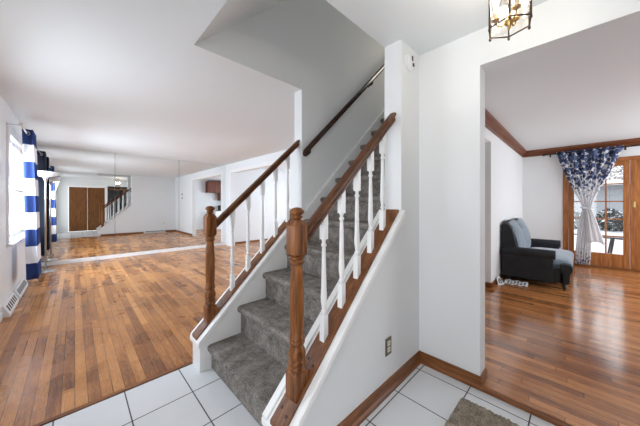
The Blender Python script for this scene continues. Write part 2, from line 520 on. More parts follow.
# ------------------------------------------------------------------ the shell
struct('floor_living', MB().box(XL, XE + 5, YWO + 0.014, YM, -0.06, 0).box(XE + 5, 6.6, YWO + 0.014, YM, -0.06, 0), FLOOR_L,
       'worn honey brown board floor of the living room', 'floor')
struct('floor_foyer', MB().box(XL, XF, YC - 0.02, YWO + 0.002, -0.06, 0).box(1.05, XF, -4.6, YC - 0.02, -0.06, 0), TILE,
       'white square tiled floor of the entry', 'floor')
struct('floor_den', MB().box(XF + 0.012, XD + 0.12, -2.7, YS, -0.06, 0.022).box(2.9, 4.36, YS, YWI, -0.06, 0.022), FLOOR_D, 'dark glossy board floor of the sitting room', 'floor')
struct('trim_1', B(XF - 0.022, XF + 0.012, -2.3, YJ + 0.0, -0.02, 0.026), BASEWY, 'dark wooden step edge between tiles and sitting room floor', 'trim', bevel=0.006)
struct('trim_2', B(XL, 0.66, YWO - 0.0, YWO + 0.03, -0.02, 0.006), BASEW, 'wooden strip between entry tiles and living room boards', 'trim')

# ceilings: living / foyer with the stairwell left open
cl = MB()
cl.box(XL - 0.1, XW, YC - 0.02, YM + 0.1, H, H + 0.26)
cl.box(XW, 6.7, YWO, YM + 0.1, H, H + 0.26)
cl.box(XW, XF + 0.13, YC - 0.02, YS, H, H + 0.26)
cl.box(1.0, XF + 0.13, -4.7, YC - 0.02, H, H + 0.26)
struct('ceiling', cl, CEIL, 'white ceiling over entry and living room', 'ceiling')
struct('ceiling_den', B(XF + 0.13, XD + 0.12, -2.8, YS, H, H + 0.26), CEIL, 'white sitting room ceiling inside brown crown moulding', 'ceiling')

# left (window) wall
wl = cutbox(MB(), XL - 0.12, XL, YC - 0.1, YM + 0.1, 0, H,
            [(4.76, 6.95, 0.80, 2.10), (2.15, 3.65, 0.80, 2.10), (-0.5, 0.8, 0.25, 2.2)], 'Y')  # first hole is the window; the other two are unseen, for fill lights
struct('wall_left', wl, WALL, 'white window wall of the living room', 'wall')
# back wall, running on into the kitchen
struct('wall_back', B(XL - 0.12, 6.7, YM + 0.012, YM + 0.13, 0, H), WALL, 'white end wall behind the mirrors', 'wall')
# living / kitchen wall with the wide opening
wr = cutbox(MB(), XM, XM + 0.13, YWO, YM + 0.012, 0, H, [(4.465, 7.18, 0, 2.17)], 'Y')
struct('wall_right', wr, WALL, 'white living room wall with a wide opening to the kitchen', 'wall')
struct('wall_kitchen', cutbox(MB(), 6.5, 6.62, YWO + 0.02, YM + 0.012, 0, H, [(3.9, 6.1, 0.75, 2.15)], 'Y'), WALL, 'white kitchen wall with an unseen opening added for light', 'wall')  # opening invented to let the kitchen fill light in
struct('wall_cabinets', B(XM + 0.13, 6.62, YWO, YWO + 0.02, 0, H), WALL, 'white kitchen wall carrying the brown cabinets', 'wall')
# stairwell wall, living room side: the triangle under the stair, full height beyond, and the upper storey
ws = MB().prism([(0.69, 0), (6.7, 0), (6.7, 5), (XW, 5), (XW, H), (XE, H), (XE, zcap(XE) - 0.02), (0.69, zcap(0.69) - 0.02)], 'Y', YWI, YWO)
struct('wall_stairwell', ws, WALL, 'tall white wall along the living room side of the stairs', 'wall')
# foyer side of the stair
wf = MB().prism([(0.69, 0), (XF + 0.13, 0), (XF + 0.13, H), (XE, H), (XE, zcap(XE) - 0.02), (0.69, zcap(0.69) - 0.02)], 'Y', YS, YR)
wf.box(XW, 6.7, YS, YR, H, 5)
struct('wall_stairside', wf, WALL, 'white wall under and beside the stairs in the entry', 'wall')
struct('wall_soffit', MB().prism([(XW, H), (XW + 2.68, 5.0), (XW + 2.48, 5.0), (XW - 0.001, H + 0.19)], 'Y', YR, YWI)
       .box(XW - 0.02, 6.7, YS, YWO, 5.0, 5.1).box(6.58, 6.7, YR, YWI, 2.7, 5.0), WALL, 'sloping underside above the stair opening', 'wall')
# foyer / den wall and header
we = cutbox(MB(), XF, XF + 0.13, -4.7, YS, 0, H, [(-0.72, YJ, 0, ZH)], 'Y')
struct('wall_entry', we, WALL, 'white entry wall beside the sitting room opening', 'wall')
# den walls
struct('wall_den', cutbox(MB(), XF + 0.13, XD + 0.12, YS + 0.006, YR, 0, H, [(2.9, 4.36, 0, 2.16)], 'X'), WALL, 'white sitting room wall behind the loveseat', 'wall')
struct('wall_end', cutbox(MB(), XD, XD + 0.12, -2.8, YS + 0.01, 0, H, [(-1.62, 0.175, 0.022, 2.09)], 'Y'), WALL, 'white sitting room wall around the glazed doors', 'wall')
struct('wall_side', cutbox(MB(), XF, XD + 0.12, -2.8, -2.66, 0, H, [(4.35, 7.05, 0.7, 2.2)], 'X'), WALL, 'sitting room side wall', 'wall')  # out-of-view opening added for the den fill light
# closet wall behind the entry (seen in the mirror) and the short dim hall beside it
struct('wall_closet', cutbox(MB(), XL - 0.12, XF, YC - 0.12, YC, 0, H, [(-0.2, 1.04, 0, 2.03), (1.13, 1.9, 0, 2.1)], 'X'), WALL, 'white wall holding the closet doors', 'wall')
struct('wall_hall', MB().box(1.0, XF + 0.13, -4.72, -4.6, 0, H).box(1.0, 1.05, -4.6, YC - 0.12, 0, H), WALL, 'dim end of the side hall', 'wall')

struct('floor_upper', B(3.62, 6.58, YR, YWI, 2.45, 2.695), CARPET, 'grey carpeted upper landing', 'floor')
# baseboards
bb = MB()
bb.prism([(YS, 0), (YS, 0.085), (YS - 0.010, 0.085), (YS - 0.013, 0.03), (YS - 0.024, 0.018), (YS - 0.024, 0)], 'X', 0.70, XF)
struct('baseboard_stairside', bb, BASEW, 'brown baseboard along the wall under the stairs', 'baseboard')
bb = MB()
pr = [(XF, 0), (XF, 0.085), (XF - 0.010, 0.085), (XF - 0.013, 0.03), (XF - 0.024, 0.018), (XF - 0.024, 0)]
bb.prism(pr, 'Y', YJ - 0.012, YS - 0.008).box(XF, XF + 0.13, YJ - 0.012, YJ, 0, 0.085)
struct('baseboard_entry', bb, BASEWY, 'brown baseboard on the entry wall beside the opening', 'baseboard')
struct('baseboard_den', MB().box(4.36, XD, YS - 0.008, YS + 0.006, 0.022, 0.10).box(XF + 0.13, 2.9, YS - 0.008, YS + 0.006, 0.022, 0.10)
       .box(4.346, 4.36, YS + 0.0, YR, 0.022, 0.10), BASEW, 'brown baseboard behind the loveseat', 'baseboard')
struct('baseboard_left', MB().box(XL, XL + 0.012, 2.2, 4.38, 0, 0.085).box(XL, XL + 0.012, 5.93, YM, 0, 0.085), TRIMW, 'white baseboard on the window wall', 'baseboard')
struct('baseboard_stairwell', B(0.72, 2.1, YWO, YWO + 0.012, 0, 0.07).box(2.9, XM, YWO, YWO + 0.012, 0, 0.07), BASEW, 'brown baseboard on the living room side of the stairs', 'baseboard')
struct('baseboard_right', B(XM - 0.012, XM, YWO + 0.012, 4.465, 0, 0.07), BASEWY, 'brown baseboard beside the kitchen opening', 'baseboard')
struct('baseboard_kitchen', B(XM + 0.13, 6.5, YM - 0.002, YM + 0.012, 0, 0.05), BASEW, 'brown baseboard beyond the kitchen opening', 'baseboard')
struct('trim_3', B(XL, XM, YM - 0.03, YM + 0.012, 0, 0.075), TRIMW, 'white rail under the wall mirrors', 'trim', bevel=0.004)
# opening casing to kitchen
struct('trim_4', MB().box(XM - 0.008, XM, 4.38, 4.465, 0, 2.17).box(XM - 0.008, XM, 7.18, 7.27, 0, 2.17).box(XM - 0.008, XM, 4.38, 7.27, 2.17, 2.26), TRIMW, 'white casing of the kitchen opening', 'trim')
# crown moulding in the den
cx = [(YS + 0.006, H), (YS + 0.006, H - 0.13), (YS - 0.012, H - 0.13), (YS - 0.016, H - 0.10), (YS - 0.045, H - 0.06), (YS - 0.075, H - 0.035), (YS - 0.08, H)]
struct('trim_5', MB().prism(cx, 'X', XF + 0.13, XD), CROWNX, 'brown crown moulding above the loveseat wall', 'trim')
cy = [(XD, H), (XD, H - 0.13), (XD - 0.018, H - 0.13), (XD - 0.022, H - 0.10), (XD - 0.05, H - 0.06), (XD - 0.08, H - 0.035), (XD - 0.086, H)]
struct('trim_6', MB().prism(cy, 'Y', -2.66, YS), CROWN, 'brown crown moulding above the glazed doors', 'trim')

# living room window
w1 = MB()
y0, y1, z0, z1 = 4.76, 6.95, 0.80, 2.10
w1.box(XL, XL + 0.018, y0 - 0.075, y0, z0 - 0.02, z1 + 0.08).box(XL, XL + 0.018, y1, y1 + 0.075, z0 - 0.02, z1 + 0.08).box(XL, XL + 0.018, y0, y1, z1, z1 + 0.08)
win = struct('window_1', w1, TRIMW, 'white framed living room window behind the striped curtain', 'window')
MB().box(XL - 0.02, XL + 0.06, y0 - 0.11, y1 + 0.11, z0 - 0.055, z0 - 0.02).build('window_sill', TRIMW, win, bevel=0.006)
ws_ = MB()
for a, b in ((y0, y0 + 0.05), (y1 - 0.05, y1), (5.45, 5.50), (6.2, 6.25)): ws_.box(XL - 0.075, XL - 0.03, a, b, z0, z1)
ws_.box(XL - 0.075, XL - 0.03, y0, y1, z0 - 0.01, z0 + 0.05).box(XL - 0.075, XL - 0.03, y0, y1, z1 - 0.05, z1).box(XL - 0.07, XL - 0.035, y0, y1, 1.43, 1.47)
ws_.build('window_frame', TRIMW, win)
B(XL - 0.056, XL - 0.05, y0, y1, z0, z1).build('window_pane', GLASS, win)

# ------------------------------------------------------------------ staircase
st = thing('staircase', 'grey carpeted straight staircase rising between the two wooden railings', 'staircase', (0.717, 1.5, 0))
for i in range(1, 13):
    X, Z = xnose(i), znose(i)
    z_lo = (znose(i - 1) - 0.005) if i > 1 else 0.0
    rx = X + 0.032
    pts = [(rx, z_lo), (rx, Z - 0.055), (X + 0.008, Z - 0.05)]
    for k in range(7):
        a = PI + (-PI / 2) * (k / 6)           # rounded nosing
        pts.append((X + 0.024 + 0.024 * math.cos(a), Z - 0.024 + 0.024 * math.sin(a)))
    pts += [(X + 0.2385 + 0.04, Z), (X + 0.2385 + 0.04, z_lo)]
    m_ = MB().prism(pts, 'Y', 1.052, 1.962)
    m_.build('carpeted_step', CARPET, st, bevel=0.006)
# under-tread skirt boards on both sides
def band(x0, x1, lo, hi):
    return [(x0, lo(x0)), (x1, lo(x1)), (x1, hi(x1)), (x0, hi(x0))]
nl = lambda x: 0.187 + M * (x - 0.717)
MB().prism([(0.70, 0), (0.80, 0), (XE, nl(XE) - 0.30), (3.7, nl(3.7) - 0.30), (3.7, nl(3.7) + 0.055), (XE, nl(XE) + 0.055), (XE, zcap(XE) - 0.03), (0.70, zcap(0.70) - 0.03)], 'Y', 1.962, 2.0).build('skirt_board', TRIMW, st)
MB().prism([(0.70, 0), (0.80, 0), (XE, nl(XE) - 0.30), (3.7, nl(3.7) - 0.30), (3.7, nl(3.7) + 0.055), (XE, nl(XE) + 0.055), (XE, zcap(XE) - 0.03), (0.70, zcap(0.70) - 0.03)], 'Y', 1.028, 1.052).build('skirt_board', TRIMW, st)
for ya, yb in ((YS, 1.052), (1.962, YWO)):
    MB().prism([(0.665, 0), (0.70, 0), (0.70, zcap(0.70) - 0.03), (0.665, zcap(0.665) - 0.03)], 'Y', ya, yb).build('stringer_end', TRIMW, st, bevel=0.002)

NEWEL_TURN = [(0.030, 0.0), (0.041, 0.005), (0.044, 0.013), (0.041, 0.021), (0.034, 0.025), (0.041, 0.031), (0.043, 0.038), (0.040, 0.045), (0.034, 0.049),
              (0.041, 0.062), (0.043, 0.078), (0.039, 0.098), (0.031, 0.118), (0.028, 0.124), (0.037, 0.129), (0.040, 0.136), (0.036, 0.143), (0.030, 0.146),
              (0.037, 0.151), (0.038, 0.156), (0.032, 0.161), (0.034, 0.20), (0.0355, 0.28), (0.035, 0.38), (0.031, 0.46), (0.028, 0.495), (0.025, 0.507), (0.034, 0.513),
              (0.038, 0.520), (0.034, 0.527), (0.027, 0.531), (0.036, 0.538), (0.039, 0.545), (0.030, 0.552)]
FINIAL = [(0.020, 0.0), (0.019, 0.008), (0.027, 0.012), (0.030, 0.018), (0.022, 0.023), (0.022, 0.027), (0.033, 0.034), (0.036, 0.043),
          (0.033, 0.052), (0.022, 0.060), (0.008, 0.064), (0.001, 0.0645)]


def chamfer_sq(c, w, ch, z0, z1):
    pts = []
    for sx, sy in ((1, 1), (-1, 1), (-1, -1), (1, -1)):
        a = (c[0] + sx * w, c[1] + sy * (w - ch)); b = (c[0] + sx * (w - ch), c[1] + sy * w)
        pts += [a, b] if sx * sy > 0 else [b, a]
    return pts


def frustum(mb, c, w0, w1, z0, z1):
    vs = [(c[0] + sx * w, c[1] + sy * w, z) for w, z in ((w0, z0), (w1, z1)) for sx, sy in ((-1, -1), (1, -1), (1, 1), (-1, 1))]
    return mb.add(vs, [(0, 1, 5, 4), (1, 2, 6, 5), (2, 3, 7, 6), (3, 0, 4, 7), (3, 2, 1, 0), (4, 5, 6, 7)])


BAL_X = [0.963 + 0.1455 * k for k in range(5)]


def railing(name, label, yc, ycap0, ycap1):
    root = thing(name, label, 'railing', (0.777, yc, zcap(0.777)), 'stair railings')
    # white cap with a stained board let into it
    xe = XE - 0.002
    MB().prism([(0.648, zcap(0.648) - 0.03), (xe, zcap(xe) - 0.03), (xe, zcap(xe)), (0.648, zcap(0.648))], 'Y', ycap0, ycap1).build('stringer_cap', TRIMW, root, bevel=0.004)
    for a, b in ((ycap0, ycap0 + 0.03), (ycap1 - 0.042, ycap1)):
        MB().prism(band(0.652, xe, lambda x: zcap(x) - 0.005, lambda x: zcap(x) + 0.014), 'Y', a, b).build('edge_moulding', TRIMW, root, bevel=0.005)
    bd = MB().prism(band(0.655, xe, lambda x: zcap(x) - 0.002, lambda x: zcap(x) + 0.017), 'Y', yc - 0.052, yc + 0.052).build('shoe_board', BOARDW, root, bevel=0.004)
    n = Vector((-math.sin(math.atan(M)), 0, math.cos(math.atan(M))))
    t = Vector((math.cos(math.atan(M)), 0, math.sin(math.atan(M))))
    for px in (0.700, 0.868):
        for sy in (-0.024, 0.024):
            dx = 0.006 if sy > 0 else -0.006
            c = Vector((px + dx, yc + sy, zcap(px + dx) + 0.017))
            vs = [c + n * h_ + (t * math.cos(k * PI / 4) + Vector((0, 1, 0)) * math.sin(k * PI / 4)) * 0.008 for h_ in (-0.004, 0.0015) for k in range(8)]
            MB().add(vs, [(k, (k + 1) % 8, 8 + (k + 1) % 8, 8 + k) for k in range(8)] + [tuple(range(8))[::-1], tuple(range(8, 16))]).build('screw_plug', PLUG, bd)
    # newel
    x = 0.777; c = (x, yc)
    nw = MB()
    w = 0.039
    zt = 0.455
    vs = []
    for sx, sy in ((-1, -1), (1, -1), (1, 1), (-1, 1)):
        vs.append((x + sx * w, yc + sy * w, zcap(x + sx * w) + 0.012))
    vs += [(x + sx * w, yc + sy * w, zt - 0.014) for sx, sy in ((-1, -1), (1, -1), (1, 1), (-1, 1))]
    vs += [(x + sx * 0.03, yc + sy * 0.03, zt) for sx, sy in ((-1, -1), (1, -1), (1, 1), (-1, 1))]
    fs = [(0, 1, 2, 3)[::-1]] + [(a + o, (a + 1) % 4 + o, (a + 1) % 4 + o + 4, a + o + 4) for o in (0, 4) for a in range(4)] + [(8, 9, 10, 11)]
    nw.add(vs, fs)
    nw.lathe(NEWEL_TURN, (x, yc, zt - 0.004), 24)
    z0b = zt - 0.004 + 0.548
    nw.lathe([(0.030, 0), (0.034, 0.014), (0.034, 0.03)], (x, yc, z0b - 0.002), 24)
    frustum(nw, c, 0.026, 0.040, z0b + 0.002, z0b + 0.016)
    nw.prism(chamfer_sq(c, 0.040, 0.008, 0, 0), 'Z', z0b + 0.016, z0b + 0.150)
    frustum(nw, c, 0.039, 0.021, z0b + 0.150, z0b + 0.178)
    post = nw.build('newel_post', OAK, root)
    MB().lathe(FINIAL, (x, yc, z0b + 0.176), 24).build('finial', OAK, post)
    # hand rail: moulded profile swept up the slope
    zr = lambda X_: 1.163 + 0.935 * (X_ - 0.863)
    prof = [(-0.024, -0.062), (0.024, -0.062), (0.024, -0.050), (0.018, -0.040), (0.020, -0.030), (0.029, -0.022), (0.030, -0.010), (0.022, -0.002), (0.008, 0.001),
            (-0.008, 0.001), (-0.022, -0.002), (-0.030, -0.010), (-0.029, -0.022), (-0.020, -0.030), (-0.018, -0.040), (-0.024, -0.050)]
    hr = MB(); xa, xb = x + 0.038, XE - 0.002
    k = len(prof)
    vs = [(xx, yc + p, zr(xx) + q) for xx in (xa, xb) for p, q in prof]
    hr.add(vs, [(i, (i + 1) % k, k + (i + 1) % k, k + i) for i in range(k)] + [tuple(range(k))[::-1], tuple(range(k, 2 * k))])
    hr.build('handrail', RAILW, root)
    # balusters
    for bx in BAL_X:
        zb = lambda X_: zcap(X_) + 0.016
        zu = lambda X_: zr(X_) - 0.061
        h0, h1 = zb(bx), zu(bx)
        b_ = MB(); w = 0.0165
        b_.prism([(bx - w, zb(bx - w)), (bx + w, zb(bx + w)), (bx + w, h0 + 0.125), (bx - w, h0 + 0.125)], 'Y', yc - w, yc + w)
        b_.prism([(bx - w, h1 - 0.13), (bx + w, h1 - 0.13), (bx + w, zu(bx + w)), (bx - w, zu(bx - w))], 'Y', yc - w, yc + w)
        s = h0 + 0.123; e = h1 - 0.128; L_ = e - s
        pr_ = [(0.014, 0), (0.009, 0.010), (0.015, 0.018), (0.015, 0.026), (0.010, 0.032), (0.012, 0.042), (0.0165, 0.075), (0.017, 0.10), (0.0145, 0.15),
               (0.0115, L_ - 0.10), (0.010, L_ - 0.055), (0.009, L_ - 0.045), (0.0145, L_ - 0.038), (0.0145, L_ - 0.028), (0.009, L_ - 0.022), (0.011, L_ - 0.010), (0.015, L_)]
        b_.lathe(pr_, (bx, yc, s), 14)
        b_.build('baluster', TRIMW, root)
    return root


railing('stair_railing', 'oak and white stair railing beside the entry wall, ending at the wall corner', 0.960, 0.860, 1.076)
railing('stair_railing', 'oak and white stair railing dividing the stairs from the living room', 2.060, 1.945, 2.137)

# dark hand rail on the stairwell wall
hw = thing('wall_handrail', 'dark stained handrail on black brackets fixed to the grey stairwell wall', 'handrail', (1.69, 1.93, 1.8))
zz = lambda x: 1.835 + 0.965 * (x - 1.69)
hp = [(0.026 * math.cos(2 * PI * k / 14), 0.038 * math.sin(2 * PI * k / 14)) for k in range(14)]
h_ = MB(); vs = [(xx, 1.93 + p, zz(xx) - 0.035 + q) for xx in (1.66, 3.62) for p, q in hp]
h_.add(vs, [(i, (i + 1) % 14, 14 + (i + 1) % 14, 14 + i) for i in range(14)], True); h_.f += [list(range(14))[::-1], list(range(14, 28))]; h_.s += [False, False]
h_.build('rail', DARKRAIL, hw)
for bx in (1.735, 2.86):
    b_ = MB().lathe([(0.026, 0), (0.026, 0.006), (0.018, 0.010)], (bx, 2.0, zz(bx) - 0.10), 16, 'Y')
    b_.v = [(x, 2 * 2.0 - y, z) for x, y, z in b_.v]
    b_.tube([(bx, 1.995, zz(bx) - 0.10), (bx, 1.955, zz(bx) - 0.105), (bx, 1.932, zz(bx) - 0.09), (bx, 1.93, zz(bx) - 0.055)], 0.011, 10)
    b_.build('bracket', BLACK, hw)

# ------------------------------------------------------------------ things in the entry
def outlet(name, label, c, axis, sgn, plate, group=None):
    """duplex outlet; axis = wall normal axis, sgn = direction the plate faces"""
    root = thing(name, label, 'outlet', c)
    def bx(u0, u1, z0, z1, d0, d1):
        if axis == 'Y': return B(c[0] + u0, c[0] + u1, *sorted((c[1] + sgn * d0, c[1] + sgn * d1)), c[2] + z0, c[2] + z1)
        return B(*sorted((c[0] + sgn * d0, c[0] + sgn * d1)), c[1] + u0, c[1] + u1, c[2] + z0, c[2] + z1)
    bx(-0.036, 0.036, -0.058, 0.058, 0, 0.006).build('cover_plate', plate, root, bevel=0.004)
    for z in (-0.021, 0.021):
        f = bx(-0.017, 0.017, z - 0.0155, z + 0.0155, 0.004, 0.010).build('socket', IVORY, root, bevel=0.005)
        s_ = bx(-0.008, -0.005, z - 0.003, z + 0.008, 0.009, 0.0108)
        t_ = bx(0.005, 0.008, z - 0.003, z + 0.008, 0.009, 0.0108)
        s_.add(t_.v, t_.f); s_.build('slot', DARK, f)
    return root


# aged plate with scalloped ends, low on the wall under the stairs
outlet('wall_outlet', 'tarnished brass plated duplex outlet low on the wall under the stairs', (1.502, YS, 0.305), 'Y', -1, PLATEM)
outlet('wall_outlet', 'ivory duplex outlet on the living room side wall of the stairs, seen in the mirror', (2.86, YWO, 0.40), 'Y', 1, IVORY)

SX, SZ = 1.798, 2.309
sd = thing('smoke_alarm', 'round white alarm with an open black slot, high on the wall corner', 'alarm', (SX, YS, SZ))
def wall_lathe(prof, y):
    m_ = MB().lathe([(r, t) for r, t in prof], (SX, y, SZ), 28, 'Y')
    m_.v = [(x, 2 * y - yy, z) for x, yy, z in m_.v]
    return m_
wall_lathe([(0.060, 0), (0.060, 0.010), (0.054, 0.016)], YS).build('base', WPLAST, sd)
wall_lathe([(0.046, 0.0), (0.046, 0.008), (0.038, 0.014), (0.02, 0.016)], YS - 0.015).build('cover', WPLAST, sd)
for bx in ((-0.014, 0.004, 0.004, 0.040), (-0.004, 0.022, -0.030, -0.006)):
    MB().box(SX + bx[0], SX + bx[1], YS - 0.0335, YS - 0.028, SZ + bx[2], SZ + bx[3]).build('slot', DARK, sd)

# shag mat
mt = MB()
def matf(u, v):
    return (1.44 + 0.345 * u, -0.30 + 0.83 * v, 0.018)
x0, x1, y0, y1 = 1.30, 1.785, -0.25, 0.53
nx, ny = 70, 110
vs = []
for j in range(ny + 1):
    for i in range(nx + 1):
        u, v = i / nx, j / ny
        e = min(u * (x1 - x0), (1 - u) * (x1 - x0), v * (y1 - y0), (1 - v) * (y1 - y0))
        rise = min(1, e / 0.012)
        vs.append((x0 + u * (x1 - x0) + random.uniform(-.004, .004), y0 + v * (y1 - y0) + random.uniform(-.004, .004), 0.003 + rise * (0.012 + random.uniform(0, 0.016))))
mt.add(vs, [(j * (nx + 1) + i, j * (nx + 1) + i + 1, (j + 1) * (nx + 1) + i + 1, (j + 1) * (nx + 1) + i) for j in range(ny) for i in range(nx)])
mt.box(x0, x1, y0, y1, 0.0005, 0.004)
tag(mt.build('door_mat', MATM, recalc=False), 'taupe shaggy mat on the white entry tiles', 'mat')

# lantern
LX, LY = 1.42, 0.222
ln = thing('pendant_lantern', 'bronze and glass candle lantern hanging from the entry ceiling', 'lantern', (LX, LY, 2.0))
a0 = math.radians(10)
def lp(k, r, z):
    a = a0 + k * PI / 3
    return (LX + r * math.cos(a), LY + r * math.sin(a), z)
R_ = 0.085
ZB = 2.063
fr = MB()
for k in range(6):
    fr.tube([lp(k, R_, ZB - 0.004), lp(k, R_, 2.31)], 0.0036, 8)
    fr.lathe([(0.002, -0.018), (0.0055, -0.013), (0.0055, -0.007), (0.0036, 0.0)], lp(k, R_, ZB), 10)
    for z in (ZB, 2.305):
        fr.tube([lp(k, R_, z), lp(k + 1, R_, z)], 0.0036, 8)
    fr.tube([lp(k, R_, 2.305), lp(k, R_ * 0.75, 2.335), lp(k, 0.018, 2.37)], 0.004, 8)
fr.build('frame', BRONZE, ln)
for k in range(6):
    gl = MB()
    p, q = Vector(lp(k, R_ * 0.96, ZB + 0.006)), Vector(lp(k + 1, R_ * 0.96, ZB + 0.006))
    n_ = Vector((0, 0, 1)).cross(q - p).normalized() * 0.0012; up_ = Vector((0, 0, 0.24))
    gl.add([p - n_, q - n_, q - n_ + up_, p - n_ + up_, p + n_, q + n_, q + n_ + up_, p + n_ + up_], [(0, 3, 2, 1), (4, 5, 6, 7), (0, 1, 5, 4), (1, 2, 6, 5), (2, 3, 7, 6), (3, 0, 4, 7)])
    gl.build('glass_pane', LGLASS, ln)
hub = MB().lathe([(0.003, -0.035), (0.008, -0.028), (0.005, -0.020), (0.016, -0.010), (0.020, 0.0), (0.016, 0.014), (0.008, 0.022), (0.005, 0.05)], (LX, LY, 2.085), 16)
hub.build('hub', BRASS, ln)
MB().tube([(LX, LY, 2.07), (LX, LY, 2.40)], 0.005, 8).build('stem', BRONZE, ln)
MB().lathe([(0.010, 0), (0.055, 0.01), (0.06, 0.03)], (LX, LY, 2.405), 24).build('ceiling_canopy', BRASS, ln)
for k in range(3):
    a = math.radians(100 + 120 * k)
    p = lambda r, z: (LX + r * math.cos(a), LY + r * math.sin(a), z)
    arm = MB().tube([p(0.012, 2.085), p(0.030, 2.078), p(0.044, 2.088), p(0.050, 2.108)], 0.004, 8)
    arm.lathe([(0.006, 0), (0.017, 0.006), (0.018, 0.010), (0.010, 0.014)], p(0.050, 2.106), 14)
    ao = arm.build('candle_arm', BRASS, ln)
    MB().lathe([(0.010, 0), (0.010, 0.062)], p(0.050, 2.119), 12).build('candle_sleeve', CANDLE, ao)
    MB().lathe([(0.006, 0), (0.012, 0.012), (0.014, 0.026), (0.010, 0.045), (0.003, 0.064), (0.0005, 0.068)], p(0.050, 2.181), 12).build('bulb', BULB, ao)
    d = bpy.data.lights.new('lantern_bulb_light', 'POINT'); d.energy = 2.8; d.shadow_soft_size = 0.035; d.color = (1, 0.94, 0.86)
    o = bpy.data.objects.new('lantern_bulb_light', d); COL.objects.link(o); o.location = p(0.050, 2.211)

# ------------------------------------------------------------------ closet doors (seen in the mirror)
def panel_door(name, label, x0, x1, knob_x):
    d = MB(); z1 = 2.02
    d.box(x0, x1, YC - 0.06, YC - 0.03, 0.01, z1)
    ro = struct(name, d, CLOSETW, label, 'door')
    w = x1 - x0
    fr_ = MB()
    for a, b in ((x0, x0 + 0.07), (x0 + w / 2 - 0.035, x0 + w / 2 + 0.035), (x1 - 0.07, x1)): fr_.box(a, b, YC - 0.03, YC - 0.018, 0.01, z1)
    for a, b in ((0.01, 0.16), (0.80, 0.93), (1.55, 1.64), (1.92, z1)): fr_.box(x0, x1, YC - 0.03, YC - 0.0185, a, b)
    fr_.build('door_rails', CLOSETW, ro)
    pn = MB()
    for a, b in ((x0 + 0.09, x0 + w / 2 - 0.055), (x0 + w / 2 + 0.055, x1 - 0.09)):
        for c, e in ((0.18, 0.78), (0.95, 1.53), (1.66, 1.90)): pn.box(a, b, YC - 0.03, YC - 0.022, c, e)
    pn.build('door_panels', CLOSETW, ro, bevel=0.004)
    kn = MB().lathe([(0.008, 0), (0.008, 0.02), (0.016, 0.03), (0.012, 0.042), (0.002, 0.045)], (knob_x, YC - 0.018, 0.95), 14, 'Y')
    kn.build('door_knob', BRASS, ro)


panel_door('door_1', 'brown panelled closet door seen in the mirror, nearer the curtains', -0.19, 0.418, 0.38)
panel_door('door_2', 'brown panelled closet door seen in the mirror, nearer the stairs', 0.422, 1.03, 0.46)
struct('trim_7', MB().box(-0.26, -0.2, YC, YC + 0.014, 0, 2.10).box(1.04, 1.12, YC, YC + 0.014, 0, 2.16).box(-0.2, 1.04, YC, YC + 0.014, 2.03, 2.10), TRIMW, 'white casing around the closet doors', 'trim')
struct('trim_8', MB().box(1.13, 1.9, YC - 0.10, YC - 0.07, 1.93, 2.0), BASEW, 'dark head rail of the side hall opening', 'trim')

# ------------------------------------------------------------------ living room
for k, (a, b, lab) in enumerate(((XL + 0.004, 0.667, 'tall wall mirror panel beside the floor lamp, reflecting the closet doors'),
                                 (0.673, 2.011, 'middle tall wall mirror panel, reflecting the wall under the stairs'),
                                 (2.017, XM - 0.004, 'tall wall mirror panel beside the kitchen opening, reflecting the kitchen cabinets'))):
    o = MB().box(a, b, YM, YM + 0.010, 0.076, H - 0.004).build('mirror_panel', MIRROR)
    tag(o, lab, 'mirror', 'mirror panels covering the end wall')


struct('trim_11', MB().box(0.667, 0.673, YM - 0.002, YM + 0.012, 0.076, H - 0.004).box(2.011, 2.017, YM - 0.002, YM + 0.012, 0.076, H - 0.004), DARK, 'dark seams between the mirror panels', 'trim')


def register(x, y0, y1, label):
    r = thing('floor_register', label, 'vent', (x, (y0 + y1) / 2, 0), 'white registers below the window')
    MB().prism([(x, 0), (x, 0.13), (x + 0.018, 0.13), (x + 0.062, 0.03), (x + 0.062, 0)], 'Y', y0, y1).build('housing', WPLAST, r, bevel=0.004)
    n_ = int((y1 - y0 - 0.1) / 0.075)
    for i in range(n_):
        c = y0 + 0.09 + i * (y1 - y0 - 0.18) / (n_ - 1)
        vs = []
        for yy in (c - 0.024, c + 0.024):
            for t0, off in ((0.18, 0.001), (0.82, 0.001), (0.82, -0.006), (0.18, -0.006)):
                px, pz = x + 0.018 + 0.044 * t0, 0.13 - 0.10 * t0
                vs.append((px + off * 0.915, yy, pz + off * 0.40))
        MB().add(vs, [(0, 1, 2, 3), (7, 6, 5, 4), (0, 4, 5, 1), (1, 5, 6, 2), (2, 6, 7, 3), (3, 7, 4, 0)]).build('slot', DARK, r)


register(XL, 4.40, 5.02, 'white sloped floor register nearer the camera, below the window')
register(XL, 5.12, 5.92, 'white sloped floor register nearer the mirror, below the window')
rg = thing('wall_register', 'long white register on the wall under the stairs, seen in the mirror', 'vent', (2.5, YWO, 0))
MB().box(2.12, 2.88, YWO, YWO + 0.03, 0.0, 0.11).build('housing', WPLAST, rg, bevel=0.004)
for i in range(9):
    B(2.17 + i * 0.078, 2.22 + i * 0.078, YWO + 0.028, YWO + 0.0315, 0.03, 0.085).build('slot', DARK, rg)

th_ = thing('wall_thermostat', 'small dark thermostat on the white wall, seen in the mirror', 'thermostat', (XM, 3.18, 1.5))
B(XM - 0.02, XM, 3.15, 3.21, 1.62, 1.70).build('upper_unit', DARK, th_, bevel=0.004)
B(XM - 0.02, XM, 3.155, 3.205, 1.47, 1.53).build('lower_unit', DARK, th_, bevel=0.004)

